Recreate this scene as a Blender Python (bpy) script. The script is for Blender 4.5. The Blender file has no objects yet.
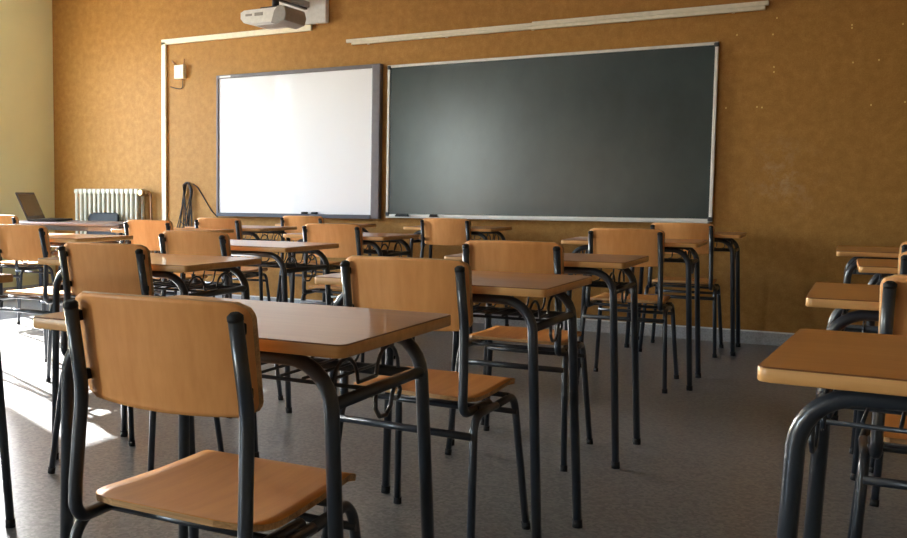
import bpy, bmesh, math, random
from mathutils import Vector, Matrix

C = bpy.context.scene
COL = C.collection
random.seed(4)

# ------------------------------------------------------------------ camera
W, H = 907.0, 538.0
CX, CD, CZ, YAW, PIT, ROL, FPX = 2.07781, 7.55402, 1.02909, 0.558066, 0.0763697, 0.00404, 979.164
PPX = W / 2 - 185.0
F = Vector((-math.sin(YAW) * math.cos(PIT), math.cos(YAW) * math.cos(PIT), -math.sin(PIT)))
R0 = Vector((math.cos(YAW), math.sin(YAW), 0))
U0 = R0.cross(F)
Rv = math.cos(ROL) * R0 + math.sin(ROL) * U0
Uv = -math.sin(ROL) * R0 + math.cos(ROL) * U0
cd = bpy.data.cameras.new('camera')
cam = bpy.data.objects.new('camera', cd)
COL.objects.link(cam)
M = Matrix.Identity(4)
for i in range(3):
    M[i][0], M[i][1], M[i][2] = Rv[i], Uv[i], -F[i]
M[0][3], M[1][3], M[2][3] = CX, -CD, CZ
cam.matrix_world = M
cd.sensor_fit = 'HORIZONTAL'
cd.sensor_width = 36
cd.lens = FPX / W * 36
cd.shift_x = (W / 2 - PPX) / W
cd.clip_start = 0.02
cd.clip_end = 300
C.camera = cam

# ------------------------------------------------------------------ world, sun, exposure
wd = bpy.data.worlds.new('sky_world')
C.world = wd
wd.use_nodes = True
wn = wd.node_tree
wn.nodes.clear()
sky = wn.nodes.new('ShaderNodeTexSky')
sky.sky_type = 'NISHITA'
sky.sun_disc = False
sky.sun_elevation = math.radians(27.0)
sky.sun_rotation = math.radians(-65)
sky.air_density = 1.0
sky.dust_density = 1.0
sky.ozone_density = 1.5
wbg = wn.nodes.new('ShaderNodeBackground')
wbg.inputs['Strength'].default_value = 15.0
wo = wn.nodes.new('ShaderNodeOutputWorld')
# thin bright haze over the clear sky
haze = wn.nodes.new('ShaderNodeMixRGB')
haze.inputs[0].default_value = 0.75
haze.inputs[2].default_value = (0.86, 0.95, 1.0, 1)
wn.links.new(sky.outputs[0], haze.inputs[1])
wn.links.new(haze.outputs[0], wbg.inputs[0])
wn.links.new(wbg.outputs[0], wo.inputs[0])

sd = bpy.data.lights.new('sun', 'SUN')
sd.energy = 75.0
sd.angle = math.radians(0.55)
sd.color = (1.0, 0.985, 0.96)
sun = bpy.data.objects.new('sun', sd)
COL.objects.link(sun)
EL = math.radians(27.0)
sdir = Vector((0.902 * math.cos(EL), -0.431 * math.cos(EL), -math.sin(EL)))
sun.rotation_euler = sdir.to_track_quat('-Z', 'Y').to_euler()
sun.location = (-9, 2, 6)

C.view_settings.view_transform = 'Standard'
C.view_settings.look = 'None'
C.view_settings.gamma = 1.0
C.view_settings.use_curve_mapping = False
C.view_settings.exposure = 0.06
C.cycles.max_bounces = 10
C.cycles.diffuse_bounces = 6
C.cycles.glossy_bounces = 5
C.cycles.sample_clamp_indirect = 6.0
C.cycles.caustics_reflective = False
C.cycles.caustics_refractive = False
C.cycles.use_denoising = True

# room: front wall y=0, left wall x=XL
XL, XR, YB, ZC = -5.29, 3.9, -13.2, 3.25
SILL, HEAD = 0.72, 2.68
WINS = [(-2.45, -0.95), (-5.00, -4.50), (-12.70, -10.20)]
TW = 0.05
for k, (a, b) in enumerate(WINS):
    pd = bpy.data.lights.new('window_portal', 'AREA')
    pd.shape = 'RECTANGLE'
    pd.size = b - a
    pd.size_y = HEAD - SILL
    pd.energy = 1
    pd.cycles.is_portal = True
    po = bpy.data.objects.new('window_portal', pd)
    COL.objects.link(po)
    po.location = (XL - 0.06, (a + b) / 2, (SILL + HEAD) / 2)
    po.rotation_euler = Vector((1, 0, 0)).to_track_quat('-Z', 'Z').to_euler()


# ------------------------------------------------------------------ materials
def srgb(r, g, b):
    f = lambda c: (c / 255 / 12.92) if c / 255 <= 0.04045 else ((c / 255 + 0.055) / 1.055) ** 2.4
    return (f(r), f(g), f(b), 1)


class NT:
    def __init__(s, name):
        s.m = bpy.data.materials.new(name)
        s.m.use_nodes = True
        s.t = s.m.node_tree
        s.b = s.t.nodes['Principled BSDF']

    def n(s, t, **kw):
        x = s.t.nodes.new('ShaderNode' + t)
        for k, v in kw.items():
            if k in x.inputs.keys():
                x.inputs[k].default_value = v
            else:
                setattr(x, k, v)
        return x

    def l(s, a, b):
        s.t.links.new(a, b)

    def coord(s, scale=(1, 1, 1), rnd=False):
        tc = s.n('TexCoord')
        mp = s.n('Mapping')
        mp.inputs['Scale'].default_value = scale
        s.l(tc.outputs['Object'], mp.inputs['Vector'])
        if rnd:
            oi = s.n('ObjectInfo')
            mu = s.n('Math', operation='MULTIPLY')
            mu.inputs[1].default_value = 37.0
            s.l(oi.outputs['Random'], mu.inputs[0])
            cb = s.n('CombineXYZ')
            s.l(mu.outputs[0], cb.inputs[0])
            s.l(mu.outputs[0], cb.inputs[2])
            s.l(cb.outputs[0], mp.inputs['Location'])
        return mp.outputs[0]

    def ramp(s, fac, stops):
        r = s.n('ValToRGB')
        e = r.color_ramp.elements
        while len(e) < len(stops):
            e.new(0.5)
        for i, (p, c) in enumerate(stops):
            e[i].position = p
            e[i].color = c
        s.l(fac, r.inputs[0])
        return r.outputs[0]

    def bump(s, h, strength=0.2, dist=0.005):
        b = s.n('Bump')
        b.inputs['Strength'].default_value = strength
        b.inputs['Distance'].default_value = dist
        s.l(h, b.inputs['Height'])
        s.l(b.outputs[0], s.b.inputs['Normal'])


def plain(name, col, rough=0.5, metal=0.0, coat=0.0, spec=0.5, noise=0.06, nscale=30):
    k = NT(name)
    c = k.coord()
    nz = k.n('TexNoise', Scale=nscale, Detail=3.0)
    k.l(c, nz.inputs['Vector'])
    lo = tuple(x * (1 - noise) for x in col[:3]) + (1,)
    hi = tuple(min(1, x * (1 + noise)) for x in col[:3]) + (1,)
    k.l(k.ramp(nz.outputs['Fac'], [(0.3, lo), (0.7, hi)]), k.b.inputs['Base Color'])
    k.b.inputs['Roughness'].default_value = rough
    k.b.inputs['Metallic'].default_value = metal
    k.b.inputs['Coat Weight'].default_value = coat
    k.b.inputs['Specular IOR Level'].default_value = spec
    return k.m


def wood(name, c1, c2, rough, coat, axis=0, gscale=60, coat_rough=0.05, stretch=14, spec=0.5):
    """beech ply or laminate: fine grain along `axis`"""
    k = NT(name)
    sc = [gscale] * 3
    sc[axis] = gscale / stretch
    v = k.coord(tuple(sc), rnd=True)
    nz = k.n('TexNoise', Scale=1.0, Detail=4.0, Roughness=0.6)
    k.l(v, nz.inputs['Vector'])
    v2 = k.coord(tuple(x / 9 for x in sc), rnd=True)
    n2 = k.n('TexNoise', Scale=1.0, Detail=2.0)
    k.l(v2, n2.inputs['Vector'])
    mx = k.n('Math', operation='ADD')
    k.l(nz.outputs['Fac'], mx.inputs[0])
    k.l(n2.outputs['Fac'], mx.inputs[1])
    hf = k.n('Math', operation='MULTIPLY')
    hf.inputs[1].default_value = 0.5
    k.l(mx.outputs[0], hf.inputs[0])
    k.l(k.ramp(hf.outputs[0], [(0.35, c2), (0.62, c1)]), k.b.inputs['Base Color'])
    k.b.inputs['Roughness'].default_value = rough
    k.b.inputs['Coat Weight'].default_value = coat
    k.b.inputs['Coat Roughness'].default_value = coat_rough
    k.b.inputs['Specular IOR Level'].default_value = spec
    return k.m


MAT = {}
MAT['ply'] = wood('beech_plywood', srgb(240, 170, 104), srgb(226, 152, 84), 0.45, 0.08, axis=2, gscale=45, coat_rough=0.35, spec=0.3)
MAT['ply_seat'] = wood('beech_plywood_seat', srgb(226, 156, 80), srgb(208, 136, 64), 0.48, 0.05, axis=1, gscale=45, coat_rough=0.35, spec=0.22)
MAT['ply_edge'] = wood('plywood_edge', srgb(216, 170, 112), srgb(150, 104, 60), 0.5, 0.0, axis=0, gscale=200, stretch=30)
MAT['laminate'] = wood('beech_laminate', srgb(196, 132, 70), srgb(180, 114, 54), 0.34, 0.42, axis=0, gscale=70, coat_rough=0.03)
MAT['lam_edge'] = wood('beech_edge_band', srgb(226, 172, 108), srgb(206, 148, 84), 0.4, 0.1, axis=0, gscale=60, coat_rough=0.3)
MAT['tube'] = plain('dark_grey_enamel', srgb(42, 48, 57), 0.32, 0.0, 0.35, 0.5, 0.05)
MAT['seam'] = plain('glue_line', srgb(120, 72, 36), 0.45)
MAT['rubber'] = plain('black_rubber', srgb(22, 22, 24), 0.7)
MAT['black'] = plain('black_plastic', srgb(24, 25, 28), 0.55, spec=0.3)
MAT['darkgrey'] = plain('dark_grey_plastic', srgb(48, 48, 54), 0.45)
MAT['alu'] = plain('brushed_aluminium', srgb(222, 220, 216), 0.4, 0.15)
MAT['greyframe'] = plain('grey_frame', srgb(108, 102, 106), 0.45, 0.1)
MAT['ledge'] = plain('slate_ledge', srgb(72, 76, 88), 0.45)
MAT['cream'] = plain('cream_paint', srgb(250, 242, 216), 0.45)
MAT['white_plastic'] = plain('white_plastic', srgb(226, 226, 222), 0.35)
MAT['grey_plastic'] = plain('grey_plastic', srgb(150, 146, 142), 0.4)
MAT['off_white'] = plain('off_white_strip', srgb(236, 228, 208), 0.5)
MAT['brass'] = plain('aged_brass', srgb(168, 132, 84), 0.35, 0.6)
MAT['steel'] = plain('steel', srgb(170, 170, 172), 0.25, 0.9)
MAT['wire'] = plain('black_cable', srgb(36, 32, 32), 0.5)
MAT['radiator'] = plain('radiator_enamel', srgb(214, 210, 192), 0.35)
MAT['copper'] = plain('painted_pipe', srgb(158, 112, 72), 0.5)
MAT['table_grey'] = plain('grey_laminate', srgb(108, 90, 82), 0.4, coat=0.2)
MAT['glass'] = None


def mat_glass():
    k = NT('window_glass')
    t = k.t
    t.nodes.remove(k.b)
    tr = k.n('BsdfTransparent')
    gl = k.n('BsdfGlossy', Roughness=0.02)
    fr = k.n('Fresnel', IOR=1.45)
    mx = k.n('MixShader')
    geo = k.n('NewGeometry')
    inv = k.n('Math', operation='SUBTRACT')
    inv.inputs[0].default_value = 1.0
    k.l(geo.outputs['Backfacing'], inv.inputs[1])
    mu = k.n('Math', operation='MULTIPLY')
    k.l(fr.outputs[0], mu.inputs[0])
    k.l(inv.outputs[0], mu.inputs[1])
    k.l(mu.outputs[0], mx.inputs[0])
    k.l(tr.outputs[0], mx.inputs[1])
    k.l(gl.outputs[0], mx.inputs[2])
    k.l(mx.outputs[0], t.nodes['Material Output'].inputs[0])
    return k.m


MAT['glass'] = mat_glass()


def mat_cork():
    k = NT('cork_wall')
    v = k.coord()
    big = k.n('TexNoise', Scale=1.3, Detail=3.0)
    k.l(v, big.inputs['Vector'])
    mid = k.n('TexNoise', Scale=16.0, Detail=4.0, Roughness=0.65)
    k.l(v, mid.inputs['Vector'])
    fine = k.n('TexNoise', Scale=120.0, Detail=3.0, Roughness=0.7)
    k.l(v, fine.inputs['Vector'])
    a = k.n('Math', operation='MULTIPLY_ADD')
    a.inputs[1].default_value = 0.45
    k.l(fine.outputs['Fac'], a.inputs[0])
    b = k.n('Math', operation='MULTIPLY')
    b.inputs[1].default_value = 0.55
    k.l(mid.outputs['Fac'], b.inputs[0])
    k.l(b.outputs[0], a.inputs[2])
    base = k.ramp(a.outputs[0], [(0.30, srgb(150, 104, 46)), (0.5, srgb(171, 124, 60)), (0.70, srgb(190, 143, 76))])
    # uneven large stains
    mx = k.n('MixRGB', blend_type='MULTIPLY')
    mx.inputs[0].default_value = 0.5
    k.l(base, mx.inputs[1])
    k.l(k.ramp(big.outputs['Fac'], [(0.3, (0.82, 0.78, 0.72, 1)), (0.7, (1, 1, 1, 1))]), mx.inputs[2])
    # chalk dust smudge beside the blackboard (x 1.2..1.9, z 0.9..1.5)
    tc = k.n('TexCoord')
    mp = k.n('Mapping')
    mp.inputs['Location'].default_value = (-1.50, 0, -1.16)
    k.l(tc.outputs['Object'], mp.inputs['Vector'])
    m2 = k.n('Mapping')
    m2.inputs['Scale'].default_value = (3.6, 1, 3.0)
    k.l(mp.outputs[0], m2.inputs['Vector'])
    ln = k.n('VectorMath', operation='LENGTH')
    k.l(m2.outputs[0], ln.inputs[0])
    sm = k.n('TexNoise', Scale=7.0, Detail=5.0, Roughness=0.7)
    k.l(v, sm.inputs['Vector'])
    f1 = k.ramp(ln.outputs['Value'], [(0.0, (1, 1, 1, 1)), (1.0, (0, 0, 0, 1))])
    f2 = k.ramp(sm.outputs['Fac'], [(0.48, (0, 0, 0, 1)), (0.75, (1, 1, 1, 1))])
    mm = k.n('MixRGB', blend_type='MULTIPLY')
    mm.inputs[0].default_value = 1
    k.l(f1, mm.inputs[1])
    k.l(f2, mm.inputs[2])
    fm = k.n('Math', operation='MULTIPLY')
    fm.inputs[1].default_value = 0.55
    k.l(mm.outputs[0], fm.inputs[0])
    m3 = k.n('MixRGB')
    k.l(fm.outputs[0], m3.inputs[0])
    k.l(mx.outputs[0], m3.inputs[1])
    m3.inputs[2].default_value = srgb(206, 186, 160)
    k.l(m3.outputs[0], k.b.inputs['Base Color'])
    k.b.inputs['Roughness'].default_value = 0.6
    k.b.inputs['Specular IOR Level'].default_value = 0.3
    k.bump(a.outputs[0], 0.35, 0.004)
    return k.m


def mat_floor():
    k = NT('terrazzo_floor')
    v = k.coord()
    vo = k.n('TexVoronoi', Scale=95.0)
    k.l(v, vo.inputs['Vector'])
    nz = k.n('TexNoise', Scale=45.0, Detail=4.0, Roughness=0.7)
    k.l(v, nz.inputs['Vector'])
    big = k.n('TexNoise', Scale=1.1, Detail=3.0)
    k.l(v, big.inputs['Vector'])
    chips = k.n('MixRGB', blend_type='MIX')
    chips.inputs[0].default_value = 0.45
    bw = k.n('RGBToBW')
    k.l(vo.outputs['Color'], bw.inputs[0])
    c1 = k.ramp(nz.outputs['Fac'], [(0.3, srgb(96, 98, 100)), (0.7, srgb(126, 127, 128))])
    c2 = k.ramp(bw.outputs[0], [(0.2, srgb(80, 81, 82)), (0.8, srgb(156, 155, 152))])
    k.l(c1, chips.inputs[1])
    k.l(c2, chips.inputs[2])
    br = k.n('TexBrick', offset=0.0)
    br.inputs['Scale'].default_value = 1.0
    br.inputs['Mortar Size'].default_value = 0.0018
    br.inputs['Brick Width'].default_value = 0.4
    br.inputs['Row Height'].default_value = 0.4
    br.inputs['Color1'].default_value = (1, 1, 1, 1)
    br.inputs['Color2'].default_value = (0.99, 0.99, 0.99, 1)
    br.inputs['Mortar'].default_value = (0.93, 0.93, 0.93, 1)
    k.l(v, br.inputs['Vector'])
    mx = k.n('MixRGB', blend_type='MULTIPLY')
    mx.inputs[0].default_value = 1.0
    k.l(chips.outputs[0], mx.inputs[1])
    k.l(br.outputs['Color'], mx.inputs[2])
    k.l(mx.outputs[0], k.b.inputs['Base Color'])
    k.b.inputs['Roughness'].default_value = 0.28
    return k.m


def mat_board():
    k = NT('green_black_chalkboard')
    v = k.coord((1.2, 1, 0.8))
    nz = k.n('TexNoise', Scale=2.2, Detail=5.0, Roughness=0.6)
    k.l(v, nz.inputs['Vector'])
    k.l(k.ramp(nz.outputs['Fac'], [(0.3, srgb(30, 46, 50)), (0.75, srgb(42, 60, 63))]), k.b.inputs['Base Color'])
    k.b.inputs['Roughness'].default_value = 0.23
    k.b.inputs['Specular IOR Level'].default_value = 0.7
    return k.m


def mat_paint(name, col, rough=0.7):
    k = NT(name)
    v = k.coord()
    nz = k.n('TexNoise', Scale=2.0, Detail=4.0)
    k.l(v, nz.inputs['Vector'])
    lo = tuple(x * 0.94 for x in col[:3]) + (1,)
    k.l(k.ramp(nz.outputs['Fac'], [(0.3, lo), (0.7, col)]), k.b.inputs['Base Color'])
    k.b.inputs['Roughness'].default_value = rough
    f = k.n('TexNoise', Scale=180.0, Detail=2.0)
    k.l(v, f.inputs['Vector'])
    k.bump(f.outputs['Fac'], 0.08, 0.002)
    return k.m


MAT['cork'] = mat_cork()
MAT['floor'] = mat_floor()
MAT['board'] = mat_board()
MAT['whiteboard'] = plain('whiteboard_enamel', srgb(246, 246, 250), 0.25, coat=0.3, noise=0.0)
MAT['wall'] = mat_paint('cream_wall', srgb(240, 238, 190))
MAT['ceiling'] = mat_paint('ceiling_paint', srgb(232, 230, 222))
MAT['backwall'] = mat_paint('tan_wall', srgb(120, 108, 92))
MAT['skirt'] = plain('grey_terrazzo_skirting', srgb(178, 180, 184), 0.4, noise=0.2, nscale=120)
MAT['skirt_top'] = plain('pale_skirting_edge', srgb(240, 240, 238), 0.4)
MAT['ground'] = plain('pale_paving', srgb(176, 168, 154), 0.8)
MAT['screen'] = plain('dark_screen', srgb(40, 48, 62), 0.12)
MAT['fleck'] = plain('yellow_fleck', srgb(236, 206, 120), 0.5)


# ------------------------------------------------------------------ mesh helpers
def bm_new():
    return bmesh.new()


def add_box(bm, c, s, mi=0, bev=0.0, rot=None):
    r = bmesh.ops.create_cube(bm, size=1.0)
    vs = r['verts']
    bmesh.ops.scale(bm, vec=Vector(s), verts=vs)
    fs = list({f for v in vs for f in v.link_faces})
    if bev > 0:
        es = list({e for v in vs for e in v.link_edges})
        g = bmesh.ops.bevel(bm, geom=es, offset=bev, segments=2, affect='EDGES', profile=0.5)
        vs = list({v for f in g['faces'] for v in f.verts} | {v for v in vs if v.is_valid})
        fs = list({f for v in vs for f in v.link_faces})
    if rot is not None:
        bmesh.ops.transform(bm, matrix=rot, verts=vs)
    bmesh.ops.translate(bm, vec=Vector(c), verts=vs)
    for f in fs:
        f.material_index = mi
    return vs


def fillet(pts, rad, seg=5):
    """round the inner corners of a polyline; rad a number or a list per point"""
    pts = [Vector(p) for p in pts]
    out = [pts[0]]
    for i in range(1, len(pts) - 1):
        r = rad[i] if isinstance(rad, (list, tuple)) else rad
        a, b, c = pts[i - 1], pts[i], pts[i + 1]
        u, w = (a - b), (c - b)
        lu, lw = u.length, w.length
        u.normalize()
        w.normalize()
        ang = u.angle(w)
        if r <= 0 or ang > math.pi - 0.02:
            out.append(b)
            continue
        t = min(r / math.tan(ang / 2), lu * 0.49, lw * 0.49)
        rr = t * math.tan(ang / 2)
        bis = (u + w).normalized()
        cen = b + bis * (rr / math.sin(ang / 2))
        p0, p1 = b + u * t, b + w * t
        v0, v1 = p0 - cen, p1 - cen
        tot = v0.angle(v1)
        ax = v0.cross(v1).normalized()
        for k in range(seg + 1):
            out.append(cen + Matrix.Rotation(tot * k / seg, 3, ax) @ v0)
    out.append(pts[-1])
    return out


def add_tube(bm, pts, r, n=10, mi=0, caps=True, flat=None):
    """sweep a circle (or an oval where flat=(ax,ay)) along a polyline"""
    pts = [Vector(p) for p in pts]
    P = [pts[0]]
    for p in pts[1:]:
        if (p - P[-1]).length > 1e-5:
            P.append(p)
    T = []
    for i in range(len(P)):
        a = P[max(0, i - 1)]
        b = P[min(len(P) - 1, i + 1)]
        T.append((b - a).normalized())
    ref = Vector((1, 0, 0)) if abs(T[0].x) < 0.8 else Vector((0, 1, 0))
    u = (ref - T[0] * ref.dot(T[0])).normalized()
    rings = []
    for i, p in enumerate(P):
        if i:
            ax = T[i - 1].cross(T[i])
            if ax.length > 1e-7:
                u = Matrix.Rotation(T[i - 1].angle(T[i]), 3, ax.normalized()) @ u
            u = (u - T[i] * u.dot(T[i])).normalized()
        v = T[i].cross(u)
        rr = r[i] if isinstance(r, (list, tuple)) else r
        rings.append([bm.verts.new(p + (u * math.cos(2 * math.pi * k / n) + v * math.sin(2 * math.pi * k / n)) * rr) for k in range(n)])
    for i in range(len(rings) - 1):
        for k in range(n):
            f = bm.faces.new((rings[i][k], rings[i][(k + 1) % n], rings[i + 1][(k + 1) % n], rings[i + 1][k]))
            f.material_index = mi
            f.smooth = True
    if caps:
        f = bm.faces.new(list(reversed(rings[0])))
        f.material_index = mi
        f = bm.faces.new(rings[-1])
        f.material_index = mi


def add_plate(bm, fn, nu, nv, th, hw, mi_face=0, mi_edge=1):
    """thin curved plate. fn(s,t)->(point, normal); s in -1..1 scaled by hw(t)"""
    top, bot = [], []
    for j in range(nv + 1):
        t = j / nv
        k = hw(t)
        ra, rb = [], []
        for i in range(nu + 1):
            s = (-1 + 2 * i / nu) * k
            p, n = fn(s, t)
            ra.append(bm.verts.new(p + n * th / 2))
            rb.append(bm.verts.new(p - n * th / 2))
        top.append(ra)
        bot.append(rb)

    def q(a, b, c, d, mi, sm=True):
        f = bm.faces.new((a, b, c, d))
        f.material_index = mi
        f.smooth = sm
    for j in range(nv):
        for i in range(nu):
            q(top[j][i], top[j][i + 1], top[j + 1][i + 1], top[j + 1][i], mi_face)
            q(bot[j][i + 1], bot[j][i], bot[j + 1][i], bot[j + 1][i + 1], mi_face)
    for i in range(nu):
        q(top[0][i + 1], top[0][i], bot[0][i], bot[0][i + 1], mi_edge, False)
        q(top[nv][i], top[nv][i + 1], bot[nv][i + 1], bot[nv][i], mi_edge, False)
    for j in range(nv):
        q(top[j][0], top[j + 1][0], bot[j + 1][0], bot[j][0], mi_edge, False)
        q(top[j + 1][nu], top[j][nu], bot[j][nu], bot[j + 1][nu], mi_edge, False)


def rounded_rect(w, d, r, seg=5):
    pts = []
    for cx, cy, a0 in ((w / 2 - r, d / 2 - r, 0), (-w / 2 + r, d / 2 - r, 90), (-w / 2 + r, -d / 2 + r, 180), (w / 2 - r, -d / 2 + r, 270)):
        for k in range(seg + 1):
            a = math.radians(a0 + 90 * k / seg)
            pts.append((cx + r * math.cos(a), cy + r * math.sin(a)))
    return pts


def add_prism(bm, outline, z0, z1, mi_top=0, mi_side=1, mi_bot=None, bev=0.0, axis='z'):
    """extrude a 2-D outline; bev draws the rim in a little at both ends"""
    def place(p, z):
        if axis == 'z':
            return (p[0], p[1], z)
        if axis == 'y':
            return (p[0], z, p[1])
        return (z, p[0], p[1])
    cx = sum(p[0] for p in outline) / len(outline)
    cy = sum(p[1] for p in outline) / len(outline)

    def ins(p):
        d = math.hypot(p[0] - cx, p[1] - cy)
        k = (d - bev) / d
        return (cx + (p[0] - cx) * k, cy + (p[1] - cy) * k)
    levels = [(z0, False), (z1, False)] if bev <= 0 else [(z0, True), (z0 + bev, False), (z1 - bev, False), (z1, True)]
    rings = [[bm.verts.new(place(ins(p) if i else p, z)) for p in outline] for z, i in levels]
    n = len(outline)
    for a, b in zip(rings, rings[1:]):
        for k in range(n):
            f = bm.faces.new((a[k], a[(k + 1) % n], b[(k + 1) % n], b[k]))
            f.material_index = mi_side
            f.smooth = True
    f = bm.faces.new(list(reversed(rings[0])))
    f.material_index = mi_bot if mi_bot is not None else mi_top
    f = bm.faces.new(rings[-1])
    f.material_index = mi_top


def obj(name, bm, mats, parent=None, smooth=None):
    bmesh.ops.recalc_face_normals(bm, faces=bm.faces[:])
    me = bpy.data.meshes.new(name)
    if smooth:
        for f in bm.faces:
            f.smooth = True
    bm.to_mesh(me)
    bm.free()
    for m in (mats if isinstance(mats, (list, tuple)) else [mats]):
        me.materials.append(MAT[m])
    if smooth:
        try:
            me.set_sharp_from_angle(angle=math.radians(35))
        except Exception:
            pass
    o = bpy.data.objects.new(name, me)
    COL.objects.link(o)
    if parent:
        o.parent = parent
    return o


def thing(name, label, cat, loc=(0, 0, 0), rz=0.0, group=None):
    o = bpy.data.objects.new(name, None)
    o.empty_display_size = 0.1
    COL.objects.link(o)
    o.location = loc
    o.rotation_euler = (0, 0, rz)
    o['label'] = label
    o['category'] = cat
    if group:
        o['group'] = group
    return o


def tag(o, label, cat, group=None):
    o['label'] = label
    o['category'] = cat
    if group:
        o['group'] = group
    return o


def struct(name, bm, mats, parent=None):
    o = obj(name, bm, mats, parent)
    o['kind'] = 'structure'
    return o


def dup(root, loc, rz, label, group):
    r = root.copy()
    COL.objects.link(r)
    r.location = loc
    r.rotation_euler = (0, 0, rz)
    r['label'] = label
    r['group'] = group
    for ch in list(root.children):
        c = ch.copy()
        COL.objects.link(c)
        c.parent = r
        for g in list(ch.children):
            d = g.copy()
            COL.objects.link(d)
            d.parent = c
    return r


# ------------------------------------------------------------------ the setting
TH = 0.24
bm = bm_new(); add_box(bm, ((XL + XR) / 2, YB / 2, -0.05), (XR - XL + 2 * TH, -YB + 2 * TH, 0.1)); struct('floor', bm, 'floor')
bm = bm_new(); add_box(bm, ((XL + XR) / 2, YB / 2, ZC + 0.05), (XR - XL + 2 * TH, -YB + 2 * TH, 0.1)); struct('ceiling', bm, 'ceiling')
bm = bm_new(); add_box(bm, ((XL + XR) / 2, TH / 2, ZC / 2), (XR - XL + 2 * TH, TH, ZC)); struct('wall_front', bm, 'cork')
bm = bm_new(); add_box(bm, ((XL + XR) / 2, YB - TH / 2, ZC / 2), (XR - XL + 2 * TH, TH, ZC)); struct('wall_back', bm, 'backwall')
bm = bm_new(); add_box(bm, (XR + TH / 2, YB / 2, ZC / 2), (TH, -YB, ZC)); struct('wall_right', bm, 'backwall')
bm = bm_new()
xm = XL - TW / 2
add_box(bm, (xm, YB / 2, SILL / 2), (TW, -YB, SILL))
add_box(bm, (xm, YB / 2, (HEAD + ZC) / 2), (TW, -YB, ZC - HEAD))
edges = [0.0] + [v for a, b in WINS for v in (b, a)] + [YB]
for a, b in zip(edges[0::2], edges[1::2]):
    add_box(bm, (xm, (a + b) / 2, (SILL + HEAD) / 2), (TW, abs(a - b), HEAD - SILL))
struct('wall_left', bm, 'wall')
for k, (a, b) in enumerate(WINS):
    bm = bm_new()
    zc, hh = (SILL + HEAD) / 2, HEAD - SILL
    fw = 0.035
    x0 = XL - 0.03
    for y in (a + fw / 2, b - fw / 2):
        add_box(bm, (x0, y, zc), (0.05, fw, hh), bev=0.004)
    if k > 0:
        add_box(bm, (x0, (a + b) / 2, zc), (0.05, 0.06, hh - 2 * fw), bev=0.004)
    for z in (SILL + fw / 2, HEAD - fw / 2):
        add_box(bm, (x0, (a + b) / 2, z), (0.05, b - a - 2 * fw, fw), bev=0.004)
    if k == 0:
        add_box(bm, (x0, -2.16, zc), (0.03, 0.03, hh - 2 * fw), bev=0.004)
    w = struct('window_%d' % (k + 1), bm, 'white_plastic')
    bm = bm_new(); add_box(bm, (x0, (a + b) / 2, zc), (0.004, b - a - 2 * fw, hh - 2 * fw)); obj('pane', bm, 'glass', w)
    bm = bm_new(); add_box(bm, (XL + 0.015, (a + b) / 2, SILL + 0.012), (0.07, b - a + 0.06, 0.024), bev=0.004); obj('window_sill', bm, 'white_plastic', w)
bm = bm_new()
add_box(bm, ((XL + XR) / 2, -0.006, 0.0425), (XR - XL, 0.012, 0.085), 0)
add_box(bm, ((XL + XR) / 2, -0.008, 0.0895), (XR - XL, 0.016, 0.009), 1)
struct('baseboard_front', bm, ['skirt', 'skirt_top'])
bm = bm_new(); add_box(bm, (XL + 0.006, YB / 2, 0.045), (0.012, -YB, 0.09)); struct('baseboard_left', bm, 'skirt')
bm = bm_new(); add_box(bm, (XR - 0.006, YB / 2, 0.045), (0.012, -YB, 0.09)); struct('baseboard_right', bm, 'skirt')
bm = bm_new(); add_box(bm, (-30, -5, -1.3), (50, 80, 0.1)); struct('ground', bm, 'ground')

# ------------------------------------------------------------------ blackboard (x -1.458..1.068, z 0.845..2.10)
bx0, bx1, bz0, bz1 = -1.458, 1.068, 0.845, 2.101
t = thing('blackboard', 'large dark green-black chalkboard in thin pale frame on the brown front wall', 'blackboard', ((bx0 + bx1) / 2, 0, bz0))
hw_, hh_ = (bx1 - bx0) / 2, bz1 - bz0
bm = bm_new(); add_box(bm, (0, -0.012, hh_ / 2), (2 * hw_ - 0.03, 0.018, hh_ - 0.03)); obj('writing_surface', bm, 'board', t)
bm = bm_new()
f = 0.022
for s in (-1, 1):
    add_box(bm, (s * (hw_ - f / 2), -0.016, hh_ / 2), (f, 0.03, hh_), bev=0.003)
for z in (f / 2, hh_ - f / 2):
    add_box(bm, (0, -0.016, z), (2 * hw_ - 2 * f, 0.03, f), bev=0.003)
obj('frame', bm, 'alu', t)
for s in (-1, 1):
    for z in (0.02, hh_ - 0.02):
        bm = bm_new(); add_box(bm, (s * (hw_ - 0.014), -0.02, z), (0.03, 0.036, 0.03), bev=0.006); obj('corner_cap', bm, 'darkgrey', t)
bm = bm_new(); add_box(bm, (0, -0.038, -0.0045), (2 * hw_ - 0.04, 0.076, 0.008), bev=0.002); obj('chalk_ledge', bm, 'alu', t)
for nm, x, l, lab, cat in (('board_eraser', -1.30, 0.12, 'long dark eraser on the chalk ledge at the blackboard left corner', 'eraser'),
                           ('chalk_box', -1.02, 0.07, 'small dark box on the chalk ledge, right of the long eraser', 'box')):
    bm = bm_new(); add_box(bm, (0, 0, 0.009), (l, 0.022, 0.014), bev=0.003); add_box(bm, (0, 0, 0.019), (l * 0.9, 0.018, 0.008), bev=0.003)
    o = obj(nm, bm, 'black'); o.location = (x, -0.052, bz0 + 0.0); tag(o, lab, cat)

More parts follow.
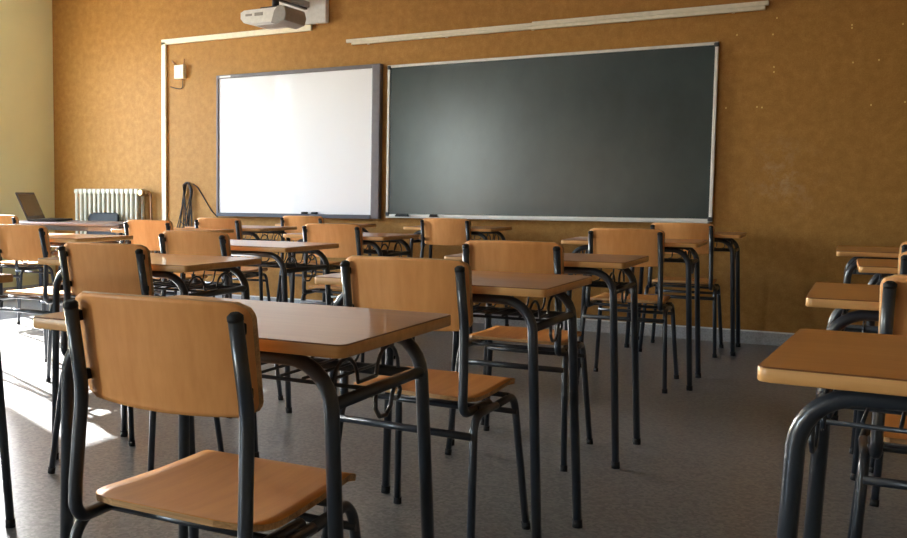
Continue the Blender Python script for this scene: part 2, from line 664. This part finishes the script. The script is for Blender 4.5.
# ------------------------------------------------------------------ whiteboard (x -3.20..-1.53, z 0.83..2.12)
wx0, wx1, wz0, wz1 = -3.185, -1.51, 0.822, 2.118
t = thing('interactive_whiteboard', 'bright white interactive board in grey frame left of the blackboard', 'whiteboard', ((wx0 + wx1) / 2, 0, wz0))
hw_, hh_ = (wx1 - wx0) / 2, wz1 - wz0
bm = bm_new(); add_box(bm, (0, -0.022, hh_ / 2), (2 * hw_ - 0.03, 0.03, hh_ - 0.03)); obj('writing_surface', bm, 'whiteboard', t)
bm = bm_new()
add_box(bm, (-hw_ + 0.01, -0.026, hh_ / 2), (0.02, 0.05, hh_), bev=0.003)
add_box(bm, (hw_ - 0.04, -0.03, hh_ / 2), (0.08, 0.06, hh_), bev=0.008)
add_box(bm, (-0.03, -0.026, hh_ - 0.016), (2 * hw_ - 0.10, 0.05, 0.032), bev=0.003)
obj('frame', bm, 'greyframe', t)
bm = bm_new(); add_box(bm, (-0.03, -0.035, 0.017), (2 * hw_ - 0.10, 0.07, 0.034), bev=0.002); obj('pen_ledge', bm, 'ledge', t)
bm = bm_new(); add_box(bm, (-hw_ + 0.10, -0.052, hh_ - 0.016), (0.12, 0.003, 0.015)); obj('badge', bm, 'alu', t)
for i, x in enumerate((-2.23, -2.13)):
    bm = bm_new(); add_tube(bm, [(-0.03, 0, 0.009), (0.03, 0, 0.009)], 0.009, 8)
    o = obj('marker_pen', bm, 'black'); o.location = (x, -0.058, wz0 + 0.0345)
    tag(o, ['left one of two black pens on the whiteboard ledge', 'right one of two black pens on the whiteboard ledge'][i], 'pen', 'pens on the whiteboard ledge')

# ------------------------------------------------------------------ display rail above the blackboard
t = thing('picture_rail', 'two pale overlapping rail strips fixed above the blackboard', 'rail', (-0.25, 0, 2.30))
bm = bm_new()
add_box(bm, (-0.80, -0.018, 0.030), (1.60, 0.03, 0.028), bev=0.003); add_box(bm, (-0.77, -0.018, 0.005), (1.56, 0.03, 0.018), bev=0.003)
obj('left_strip', bm, 'off_white', t)
bm = bm_new()
add_box(bm, (0.81, -0.024, 0.036), (1.62, 0.03, 0.030), bev=0.003); add_box(bm, (0.80, -0.022, 0.006), (1.60, 0.036, 0.026), bev=0.003)
obj('right_strip', bm, 'off_white', t)
for x in (-1.4, -0.7, 0.0, 0.7, 1.4):
    bm = bm_new(); add_box(bm, (x, -0.010, 0.016), (0.02, 0.020, 0.052), bev=0.002); obj('bracket', bm, 'off_white', t)

# ------------------------------------------------------------------ cable trunking
bm = bm_new()
add_box(bm, (-3.82, -0.0150, 1.30), (0.05, 0.025, 2.35), bev=0.003)
add_box(bm, (-3.02, -0.0150, 2.475), (1.65, 0.025, 0.05), bev=0.003)
tag(obj('cable_trunking', bm, 'cream'), 'cream cable trunking running up the brown wall and across towards the projector', 'trunking')

# ------------------------------------------------------------------ wall box with cable
t = thing('alarm_box', 'small cream wall box with short dangling wire beside the trunking', 'box', (-3.62, 0, 2.11))
bm = bm_new(); add_box(bm, (0, -0.025, 0.07), (0.11, 0.05, 0.13), bev=0.006); obj('casing', bm, 'cream', t)
bm = bm_new(); add_box(bm, (0, -0.052, 0.07), (0.05, 0.004, 0.07), bev=0.001); obj('cover', bm, 'white_plastic', t)
bm = bm_new(); add_tube(bm, [(-0.04, -0.02, 0.13), (-0.10, -0.02, 0.18)], 0.008, 6); add_tube(bm, [(0.03, -0.02, 0.13), (0.05, -0.02, 0.19)], 0.006, 6); obj('bracket', bm, 'copper', t)
bm = bm_new(); add_tube(bm, fillet([(0.02, -0.01, 0.01), (0.02, -0.01, -0.09), (-0.06, -0.006, -0.08), (-0.13, -0.006, -0.06)], 0.03), 0.004, 6); obj('wire', bm, 'wire', t)

# ------------------------------------------------------------------ hanging cable bundle
bm = bm_new()
loops = [(-0.15, -0.52, -0.09), (-0.11, -0.50, -0.03), (-0.06, -0.53, 0.0), (-0.02, -0.46, 0.05), (-0.08, -0.40, 0.02), (0.03, -0.50, 0.07)]
for i, (xa, zb, xb) in enumerate(loops):
    y = -0.012 - 0.008 * i
    k = 0.012 * (i % 3)
    add_tube(bm, fillet([(0.01, y, 0.0), (-0.02 - k, y, 0.03 - k), (-0.035, y, -0.05), (xa, y, zb * 0.86), ((xa + xb) / 2, y, zb), (xb, y, zb * 0.9), (0.03 + k, y, -0.06), (0.015, y, -0.005 + k)], 0.05), 0.0045, 6)
o = obj('cable_bundle', bm, 'wire'); o.location = (-3.53, 0, 1.12)
tag(o, 'tangle of black looped cables hanging on the wall beside the trunking', 'cable')
bm = bm_new()
add_tube(bm, fillet([(0.05, 0, 0), (0.10, 0, -0.03), (0.26, 0, -0.25), (0.33, 0, -0.31)], 0.08), 0.005, 6)
o = obj('sagging_cable', bm, 'wire'); o.location = (-3.53, -0.0062, 1.12)
tag(o, 'single black cable drooping from the tangle towards the whiteboard corner', 'cable')

# ------------------------------------------------------------------ radiator
t = thing('radiator', 'cream cast column radiator on the front wall in the left corner', 'radiator', (-4.45, -0.10, 0.28))
nsec = 14
for k in range(nsec):
    x = -0.39 + k * 0.06
    bm = bm_new()
    for y in (-0.045, 0.045):
        add_tube(bm, [(x, y, 0.03), (x, y, 0.77)], 0.017, 8)
    add_box(bm, (x, 0, 0.77), (0.052, 0.13, 0.05), bev=0.014)
    add_box(bm, (x, 0, 0.03), (0.052, 0.13, 0.05), bev=0.014)
    obj('section', bm, 'radiator', t, smooth=True)
bm = bm_new(); add_tube(bm, [(0.41, 0, 0.75), (0.50, 0, 0.75)], 0.028, 10); add_tube(bm, [(0.45, -0.0, 0.75), (0.45, -0.07, 0.76)], 0.03, 10); obj('valve', bm, 'brass', t)
bm = bm_new(); add_tube(bm, fillet([(0.49, 0, 0.75), (0.53, 0, 0.74), (0.53, 0.02, 0.0), (0.53, 0.02, -0.275)], 0.03), 0.012, 8); obj('pipe', bm, 'copper', t)
bm = bm_new()
for x in (-0.3,):
    add_box(bm, (x, 0.072, 0.6), (0.02, 0.05, 0.03))
obj('wall_bracket', bm, 'radiator', t)

# ------------------------------------------------------------------ projector on a wall arm
t = thing('projector_mount', 'pale wall plate and telescopic arm holding the projector above the whiteboard', 'mount', (-2.28, 0, 2.72))
bm = bm_new(); add_box(bm, (0, -0.03, 0.02), (0.50, 0.06, 0.48), bev=0.012); obj('wall_plate', bm, 'white_plastic', t)
bm = bm_new(); add_box(bm, (0.05, -0.32, -0.055), (0.075, 0.60, 0.05), bev=0.008); obj('arm', bm, 'grey_plastic', t)
bm = bm_new(); add_box(bm, (0.05, -0.30, -0.088), (0.03, 0.50, 0.016), bev=0.003); obj('cable_cover', bm, 'darkgrey', t)
bm = bm_new(); add_tube(bm, [(0.05, -0.56, -0.075), (0.05, -0.56, -0.16)], 0.03, 12); add_box(bm, (0.05, -0.56, -0.165), (0.20, 0.16, 0.012), bev=0.003); obj('swivel', bm, 'darkgrey', t)
PRJ = (-2.265, -0.56, 2.535)
t = thing('projector', 'light grey short-throw projector hanging from the wall arm', 'projector', PRJ, 0.0)
t.scale = (0.88, 0.95, 0.88)
bm = bm_new()
prof = [(-0.24, -0.02), (-0.24, -0.075), (-0.205, -0.115), (-0.12, -0.135), (0.14, -0.135), (0.22, -0.115), (0.24, -0.07), (0.24, -0.02), (0.20, 0.0), (-0.20, 0.0)]
add_prism(bm, prof, -0.17, 0.17, 0, 0, bev=0.012, axis='y')
obj('body', bm, 'white_plastic', t, smooth=True)
bm = bm_new(); add_prism(bm, [(0.10, -0.14), (0.16, -0.155), (0.25, -0.13), (0.27, -0.07), (0.25, 0.0), (0.17, 0.012), (0.13, -0.03)], -0.172, 0.175, 0, 0, bev=0.01, axis='y'); obj('lens_hood', bm, 'grey_plastic', t, smooth=True)
bm = bm_new(); add_box(bm, (-0.14, -0.172, -0.05), (0.07, 0.006, 0.02), bev=0.002); add_box(bm, (-0.03, -0.172, -0.05), (0.09, 0.006, 0.03), bev=0.002); obj('control_panel', bm, 'grey_plastic', t)
bm = bm_new(); add_box(bm, (0, 0, -0.137), (0.22, 0.16, 0.006), bev=0.002); obj('base_grille', bm, 'grey_plastic', t)

# ------------------------------------------------------------------ wall flecks (pin holes showing pale board) on the right
flecks = [(685, 4.5), (705, 8), (737, 35), (773, 34.5), (777, 18), (852, 25), (852, 28), (774, 67), (774, 72), (853, 62.5), (879, 60), (726, 108), (757, 107), (762, 107.5), (871, 105), (905, 102), (903, 24)]


def wall_point(u, v, y=0.0):
    cp = Vector((CX, -CD, CZ))
    d = F + Rv * (u - PPX) / FPX - Uv * (v - H / 2) / FPX
    return cp + d * ((y - cp.y) / d.y)


bm = bm_new()
for u, v in flecks[2:]:
    q = wall_point(u, v)
    add_box(bm, (q.x, -0.0028, q.z), (0.009, 0.004, 0.011), bev=0.001)
obj('pin_marks', bm, 'fleck', bpy.data.objects['wall_front'])

# ------------------------------------------------------------------ school desk
DZ = 0.784


def make_desk(label):
    t = thing('school_desk', label, 'desk')
    bm = bm_new()
    add_prism(bm, rounded_rect(0.70, 0.50, 0.017), DZ - 0.023, DZ, 0, 1, 1, bev=0.0022)
    for f in bm.faces:
        if len(f.verts) == 4 and min(v.co.z for v in f.verts) > DZ - 0.003:
            f.material_index = 2
    obj('desktop', bm, ['laminate', 'lam_edge', 'seam'], t)
    r = 0.0137
    for nm, yt, yf in (('near', -0.195, -0.185), ('far', 0.200, 0.235)):
        for s in (-1, 1):
            bm = bm_new()
            pts = [(s * 0.0, yt, DZ - 0.040), (s * 0.298, yt, DZ - 0.040), (s * 0.327, yf, 0.01)]
            add_tube(bm, fillet(pts, 0.085, 7), r, 12)
            lg = obj('leg', bm, 'tube', t)
            bm = bm_new(); add_tube(bm, [(s * 0.3275, yf, 0.0), (s * 0.3262, yf, 0.025)], r + 0.002, 12)
            obj('rubber_foot', bm, 'rubber', lg)
    for s in (-1, 1):
        bm = bm_new(); add_tube(bm, [(s * 0.300, -0.193, 0.668), (s * 0.300, 0.204, 0.668)], 0.0115, 10); obj('side_rail', bm, 'tube', t)
    for s in (-1, 1):
        # two wire humps over the rail and a bag hook below it
        bm = bm_new()
        pts = []
        for c in (-0.085, 0.10):
            for k in range(9):
                a = math.pi * (1 - k / 8)
                pts.append((s * 0.272, c + 0.052 * math.cos(a), 0.680 + 0.052 * math.sin(a)))
        add_tube(bm, pts, 0.004, 6)
        obj('wire_loop', bm, 'tube', t)
        bm = bm_new()
        pts = [(0, 0.0), (0, -0.035), (0.012, -0.054), (0.032, -0.056), (0.046, -0.042), (0.050, -0.020), (0.058, -0.006), (0.070, -0.006), (0.076, -0.018), (0.070, -0.032), (0.062, -0.030)]
        add_tube(bm, fillet([(s * 0.298, -0.01 + a * 1.5, 0.664 + b) for a, b in pts], 0.008, 3), 0.0045, 7)
        obj('bag_hook', bm, 'tube', t)
    bm = bm_new()
    add_tube(bm, [(-0.300, 0.190, 0.664), (0.300, 0.190, 0.664)], 0.0115, 8)
    add_tube(bm, [(-0.300, -0.06, 0.676), (0.300, -0.06, 0.676)], 0.004, 8)
    for k in range(10):
        x = -0.225 + k * 0.05
        add_tube(bm, fillet([(x, -0.07, 0.683), (x, 0.165, 0.683), (x, 0.183, 0.735)], 0.03, 4), 0.003, 6)
    add_tube(bm, [(-0.24, 0.183, 0.733), (0.24, 0.183, 0.733)], 0.004, 6)
    obj('book_basket', bm, 'tube', t)
    return t


DESKS = [
    (0.992, -5.905, 0.012, 'largest beech-topped school desk in the left foreground, glossy top mirroring the whiteboard'),
    (0.992, -4.754, 0.00, 'beech desk right behind the large foreground desk, before the photo centre'),
    (0.937, -3.592, 0.02, 'beech desk third from the camera in the middle row, top grey-brown'),
    (0.922, -1.848, 0.045, 'thin-looking desk below the blackboard\'s right half, second from the wall in the middle row'),
    (0.972, -0.474, 0.04, 'farthest desk at the right end, against the brown wall right of the blackboard corner'),
    (-0.277, -4.632, 0.02, 'desk left of centre with brown side edge, behind the foreground chair\'s backrest'),
    (-0.575, -3.438, -0.03, 'pale reflecting desk below the whiteboard with its brown side edge towards the right'),
    (-0.713, -2.113, -0.02, 'desk under the gap between whiteboard and blackboard with a bright reflecting top'),
    (-0.68, -0.384, 0.01, 'distant desk under the blackboard\'s left half, close to the wall'),
    (-1.96, -3.376, 0.026, 'desk at the left, before the laptop table, beside a pale chair back'),
    (-2.07, -2.16, 0.02, 'desk at far left between the laptop table and the trunking'),
    (-2.024, -1.379, -0.03, 'desk below the hanging cable tangle and whiteboard\'s left corner'),
    (-1.824, -0.408, 0.03, 'desk near the wall under the middle of the whiteboard, mostly hidden'),
    (2.296, -5.758, -0.050, 'nearest desk at the right edge, thick pale front edge and wide orange-brown top'),
    (2.279, -4.602, 0.009, 'second desk from the camera at the right edge'),
    (2.362, -3.26, 0.03, 'third desk at the right edge, shortest visible strip between two others'),
    (2.258, -2.208, 0.03, 'farthest desk at the right edge, against the brown wall'),
    (-0.49, -5.70, 0.0, 'desk cut off by the left frame edge, only a corner and one leg showing'),
]
d0 = None
for i, (x, y, rz, lab) in enumerate(DESKS):
    if d0 is None:
        d0 = make_desk(lab); d0.location = (x, y, 0); d0.rotation_euler = (0, 0, rz); d0['group'] = 'school desks in rows'
    else:
        dup(d0, (x, y, 0), rz, lab, 'school desks in rows')


# ------------------------------------------------------------------ school chair
def make_chair(label):
    t = thing('school_chair', label, 'chair')
    lean = 0.075      # per metre of height above the seat
    BZ0, BZ1 = 0.660, 0.852

    def up_y(z):
        return -0.200 - max(0.0, z - 0.67) * 0.20

    def bfn(s, tt):
        z = BZ0 + (BZ1 - BZ0) * tt
        x = 0.192 * s
        y = up_y(z) + 0.032 - 0.030 * (1 - s * s)
        n = Vector((0.31 * s, 1, 0.16)).normalized()
        z += 0.004 * (1 - s * s) * (1 if tt > 0.5 else -2.0)
        return Vector((x, y, z)), n

    def bhw(tt):
        h = BZ1 - BZ0
        d = min(tt, 1 - tt) * h
        r = 0.028
        if d >= r:
            k = 0
        else:
            k = r - math.sqrt(max(0, r * r - (r - d) ** 2))
        return (0.192 - k - 0.004 * (1 - tt)) / 0.192
    bm = bm_new()
    ts = 24
    add_plate(bm, lambda s, q: bfn(s, q), 16, ts, 0.0105, bhw)
    obj('backrest', bm, ['ply', 'ply_edge'], t)

    def sfn(s, tt):
        y = -0.200 + 0.445 * tt
        x = 0.200 * s
        z = 0.466 - 0.010 * math.sin(math.pi * min(1, tt * 1.1)) * (1 - 0.5 * s * s)
        ny, dz = 0.0, 0.0
        if tt > 0.86:
            q = (tt - 0.86) / 0.14
            z -= 0.024 * q * q
            ny = 0.6 * q
        if tt < 0.15:
            z += 0.006 * (1 - tt / 0.15) ** 2
        return Vector((x, y, z)), Vector((0, ny, 1)).normalized()

    def shw(tt):
        d0_, d1_ = tt * 0.43, (1 - tt) * 0.43
        k = 0
        if d0_ < 0.09:
            k = 0.09 - math.sqrt(max(0, 0.09 ** 2 - (0.09 - d0_) ** 2))
        if d1_ < 0.03:
            k = 0.03 - math.sqrt(max(0, 0.03 ** 2 - (0.03 - d1_) ** 2))
        return (0.200 - k - 0.026 * tt) / 0.200
    bm = bm_new(); add_plate(bm, sfn, 14, 30, 0.0115, shw); obj('seat', bm, ['ply_seat', 'ply_edge'], t)
    r = 0.0115
    for s in (-1, 1):
        # backrest upright bending forward under the seat
        bm = bm_new()
        pts = [(s * 0.175, up_y(0.830), 0.830), (s * 0.178, up_y(0.67), 0.67), (s * 0.184, -0.214, 0.50), (s * 0.184, -0.216, 0.434), (s * 0.186, -0.03, 0.434)]
        add_tube(bm, fillet(pts, [0, 0.2, 0.2, 0.05, 0], 6), 0.013, 10)
        up = obj('upright', bm, 'tube', t)
        bm = bm_new(); add_tube(bm, [(s * 0.175, up_y(0.826), 0.826), (s * 0.175, up_y(0.834), 0.834), (s * 0.175, up_y(0.839), 0.839)], [0.0138, 0.0138, 0.008], 10)
        obj('end_cap', bm, 'rubber', up)
    for s in (-1, 1):
        for z in (0.70, 0.81):
            bm = bm_new(); add_box(bm, (s * 0.174, up_y(z) + 0.015, z), (0.012, 0.020, 0.020), bev=0.003)
            obj('backrest_clip', bm, 'rubber', t)
    for s in (-1, 1):
        # front leg with its half of the rail, and rear leg rising to the rail
        bm = bm_new()
        add_tube(bm, fillet([(s * 0.205, -0.02, 0.428), (s * 0.192, 0.165, 0.426), (s * 0.220, 0.222, 0.01)], 0.055, 7), r, 10)
        lg = obj('leg', bm, 'tube', t)
        bm = bm_new(); add_tube(bm, [(s * 0.2205, 0.2235, 0.0), (s * 0.2190, 0.2205, 0.022)], r + 0.002, 10); obj('rubber_foot', bm, 'rubber', lg)
        bm = bm_new()
        add_tube(bm, fillet([(s * 0.205, -0.02, 0.428), (s * 0.205, -0.185, 0.426), (s * 0.226, -0.245, 0.01)], 0.055, 7), r, 10)
        lg = obj('leg', bm, 'tube', t)
        bm = bm_new(); add_tube(bm, [(s * 0.2265, -0.2455, 0.0), (s * 0.2255, -0.243, 0.022)], r + 0.002, 10); obj('rubber_foot', bm, 'rubber', lg)
    bm = bm_new(); add_tube(bm, [(-0.207, -0.200, 0.372), (0.207, -0.200, 0.372)], 0.011, 8); obj('stretcher', bm, 'tube', t)
    bm = bm_new(); add_tube(bm, [(-0.204, 0.165, 0.375), (0.204, 0.165, 0.375)], 0.009, 8); obj('stretcher', bm, 'tube', t)
    for y in (-0.13, 0.10):
        bm = bm_new(); add_tube(bm, [(-0.20, y, 0.436), (0.20, y, 0.436)], 0.008, 8); obj('seat_support', bm, 'tube', t)
    return t


CHAIRS = [
    (1.027, -6.03, 0.02, 'nearest beech plywood chair, large and whole in the left foreground'),
    (0.944, -4.79, -0.03, 'chair in the middle of the photo just behind the large foreground desk'),
    (0.88, -3.68, 0.03, 'chair under the centre of the blackboard, third in the middle row'),
    (0.915, -1.875, 0.03, 'chair under the right part of the blackboard, standing before the rearmost right chair'),
    (0.975, -0.50, 0.03, 'farthest right chair, its back below the blackboard\'s right corner'),
    (-0.255, -4.72, 0.03, 'chair behind the nearest chair\'s left shoulder, second largest on the left'),
    (-0.655, -3.63, 0.0, 'pale chair back rising behind the left-of-centre desk, just under the hanging cables'),
    (-0.72, -2.15, 0.02, 'chair below the whiteboard\'s right end'),
    (-0.69, -0.42, 0.02, 'small distant chair below the blackboard\'s left end'),
    (-2.02, -3.42, 0.03, 'chair cut by the left edge of the photo, in front of the laptop table'),
    (-2.085, -2.20, 0.01, 'pale chair back right of the radiator, in front of the cable trunking'),
    (-2.07, -1.42, 0.04, 'distant chair back below the whiteboard\'s left corner'),
    (-1.91, -0.45, 0.02, 'distant chair back below the middle of the whiteboard'),
    (-3.87, -1.87, 0.03, 'small chair back at the left photo edge just left of the laptop'),
    (2.27, -4.72, 0.03, 'nearest of the chairs cut by the right photo edge'),
    (2.32, -3.52, 0.03, 'second of the chairs cut by the right photo edge'),
    (2.334, -2.70, 0.03, 'farthest of the chairs cut by the right photo edge'),
]
c0 = None
for x, y, rz, lab in CHAIRS:
    for dx, dy, dr, _ in DESKS:      # keep each backrest just clear of its desk's near edge
        if abs(dx - x) < 0.36 and 0 <= dy - y + 0.1 < 0.30:
            ny = min(y, dy - 0.25 - 0.35 * abs(math.sin(dr)) * 0.6 + 0.171)
            x += (ny - y) * (CX - x) / (-CD - y) * -1 * -1
            y = ny
    if c0 is None:
        c0 = make_chair(lab); c0.location = (x, y, 0); c0.rotation_euler = (0, 0, rz); c0['group'] = 'beech school chairs'
    else:
        dup(c0, (x, y, 0), rz, lab, 'beech school chairs')

# ------------------------------------------------------------------ teacher's table, laptop and dark chair
t = thing('teacher_table', 'long grey-brown table carrying the laptop in the far left corner', 'table', (-3.88, -1.17, 0), 0.0)
bm = bm_new(); add_prism(bm, rounded_rect(1.50, 0.62, 0.02), 0.757, 0.782, 0, 0, bev=0.002); obj('tabletop', bm, 'table_grey', t)
for sx in (-1, 1):
    for sy in (-1, 1):
        bm = bm_new(); add_box(bm, (sx * 0.70, sy * 0.26, 0.38), (0.04, 0.04, 0.757), bev=0.004); obj('leg', bm, 'tube', t)
bm = bm_new()
for sy in (-1, 1):
    add_box(bm, (0, sy * 0.26, 0.735), (1.36, 0.025, 0.04), bev=0.003)
for sx in (-1, 1):
    add_box(bm, (sx * 0.70, 0, 0.735), (0.025, 0.48, 0.04), bev=0.003)
obj('apron', bm, 'tube', t)

t = thing('laptop', 'open black laptop on the table in the far left corner', 'laptop', (-4.30, -1.24, 0.782), math.radians(20))
bm = bm_new(); add_box(bm, (0.13, 0, 0.012), (0.27, 0.36, 0.018), bev=0.004); obj('base', bm, 'black', t)
bm = bm_new(); add_box(bm, (0.12, 0, 0.0222), (0.14, 0.31, 0.002)); obj('keyboard', bm, 'darkgrey', t)
rot = Matrix.Rotation(math.radians(-25), 4, 'Y')
bm = bm_new()
add_box(bm, (0, 0, 0.13), (0.012, 0.36, 0.26), bev=0.003)
bmesh.ops.transform(bm, matrix=Matrix.Translation((-0.004, 0, 0.016)) @ rot, verts=bm.verts[:])
lid = obj('lid', bm, 'darkgrey', t)
bm = bm_new()
add_box(bm, (0.0068, 0, 0.135), (0.001, 0.33, 0.21))
bmesh.ops.transform(bm, matrix=Matrix.Translation((-0.004, 0, 0.016)) @ rot, verts=bm.verts[:])
obj('screen', bm, 'screen', lid)

t = thing('dark_chair', 'black-backed chair between the laptop table and the radiator', 'chair', (-4.40, -0.48, 0), math.pi)
bm = bm_new()


def dfn(s, tt):
    z = 0.56 + 0.28 * tt
    return Vector((0.19 * s, -0.20 - 0.05 * tt - 0.03 * (1 - s * s), z)), Vector((0.25 * s, 1, 0)).normalized()


def dhw(tt):
    d = min(tt, 1 - tt) * 0.28
    r = 0.05
    return (0.19 - (r - math.sqrt(max(0, r * r - (r - d) ** 2)) if d < r else 0)) / 0.19


add_plate(bm, dfn, 12, 16, 0.025, dhw, 0, 0)
obj('backrest', bm, 'black', t)
bm = bm_new(); add_prism(bm, rounded_rect(0.42, 0.40, 0.06), 0.43, 0.47, 0, 0, bev=0.008); obj('seat', bm, 'black', t)
for s in (-1, 1):
    bm = bm_new(); add_tube(bm, fillet([(s * 0.17, -0.265, 0.80), (s * 0.18, -0.20, 0.50), (s * 0.19, -0.22, 0.0)], 0.2), 0.011, 8); obj('leg', bm, 'tube', t)
    bm = bm_new(); add_tube(bm, fillet([(s * 0.18, -0.19, 0.42), (s * 0.18, 0.18, 0.42), (s * 0.19, 0.22, 0.0)], 0.05), 0.011, 8); obj('leg', bm, 'tube', t)
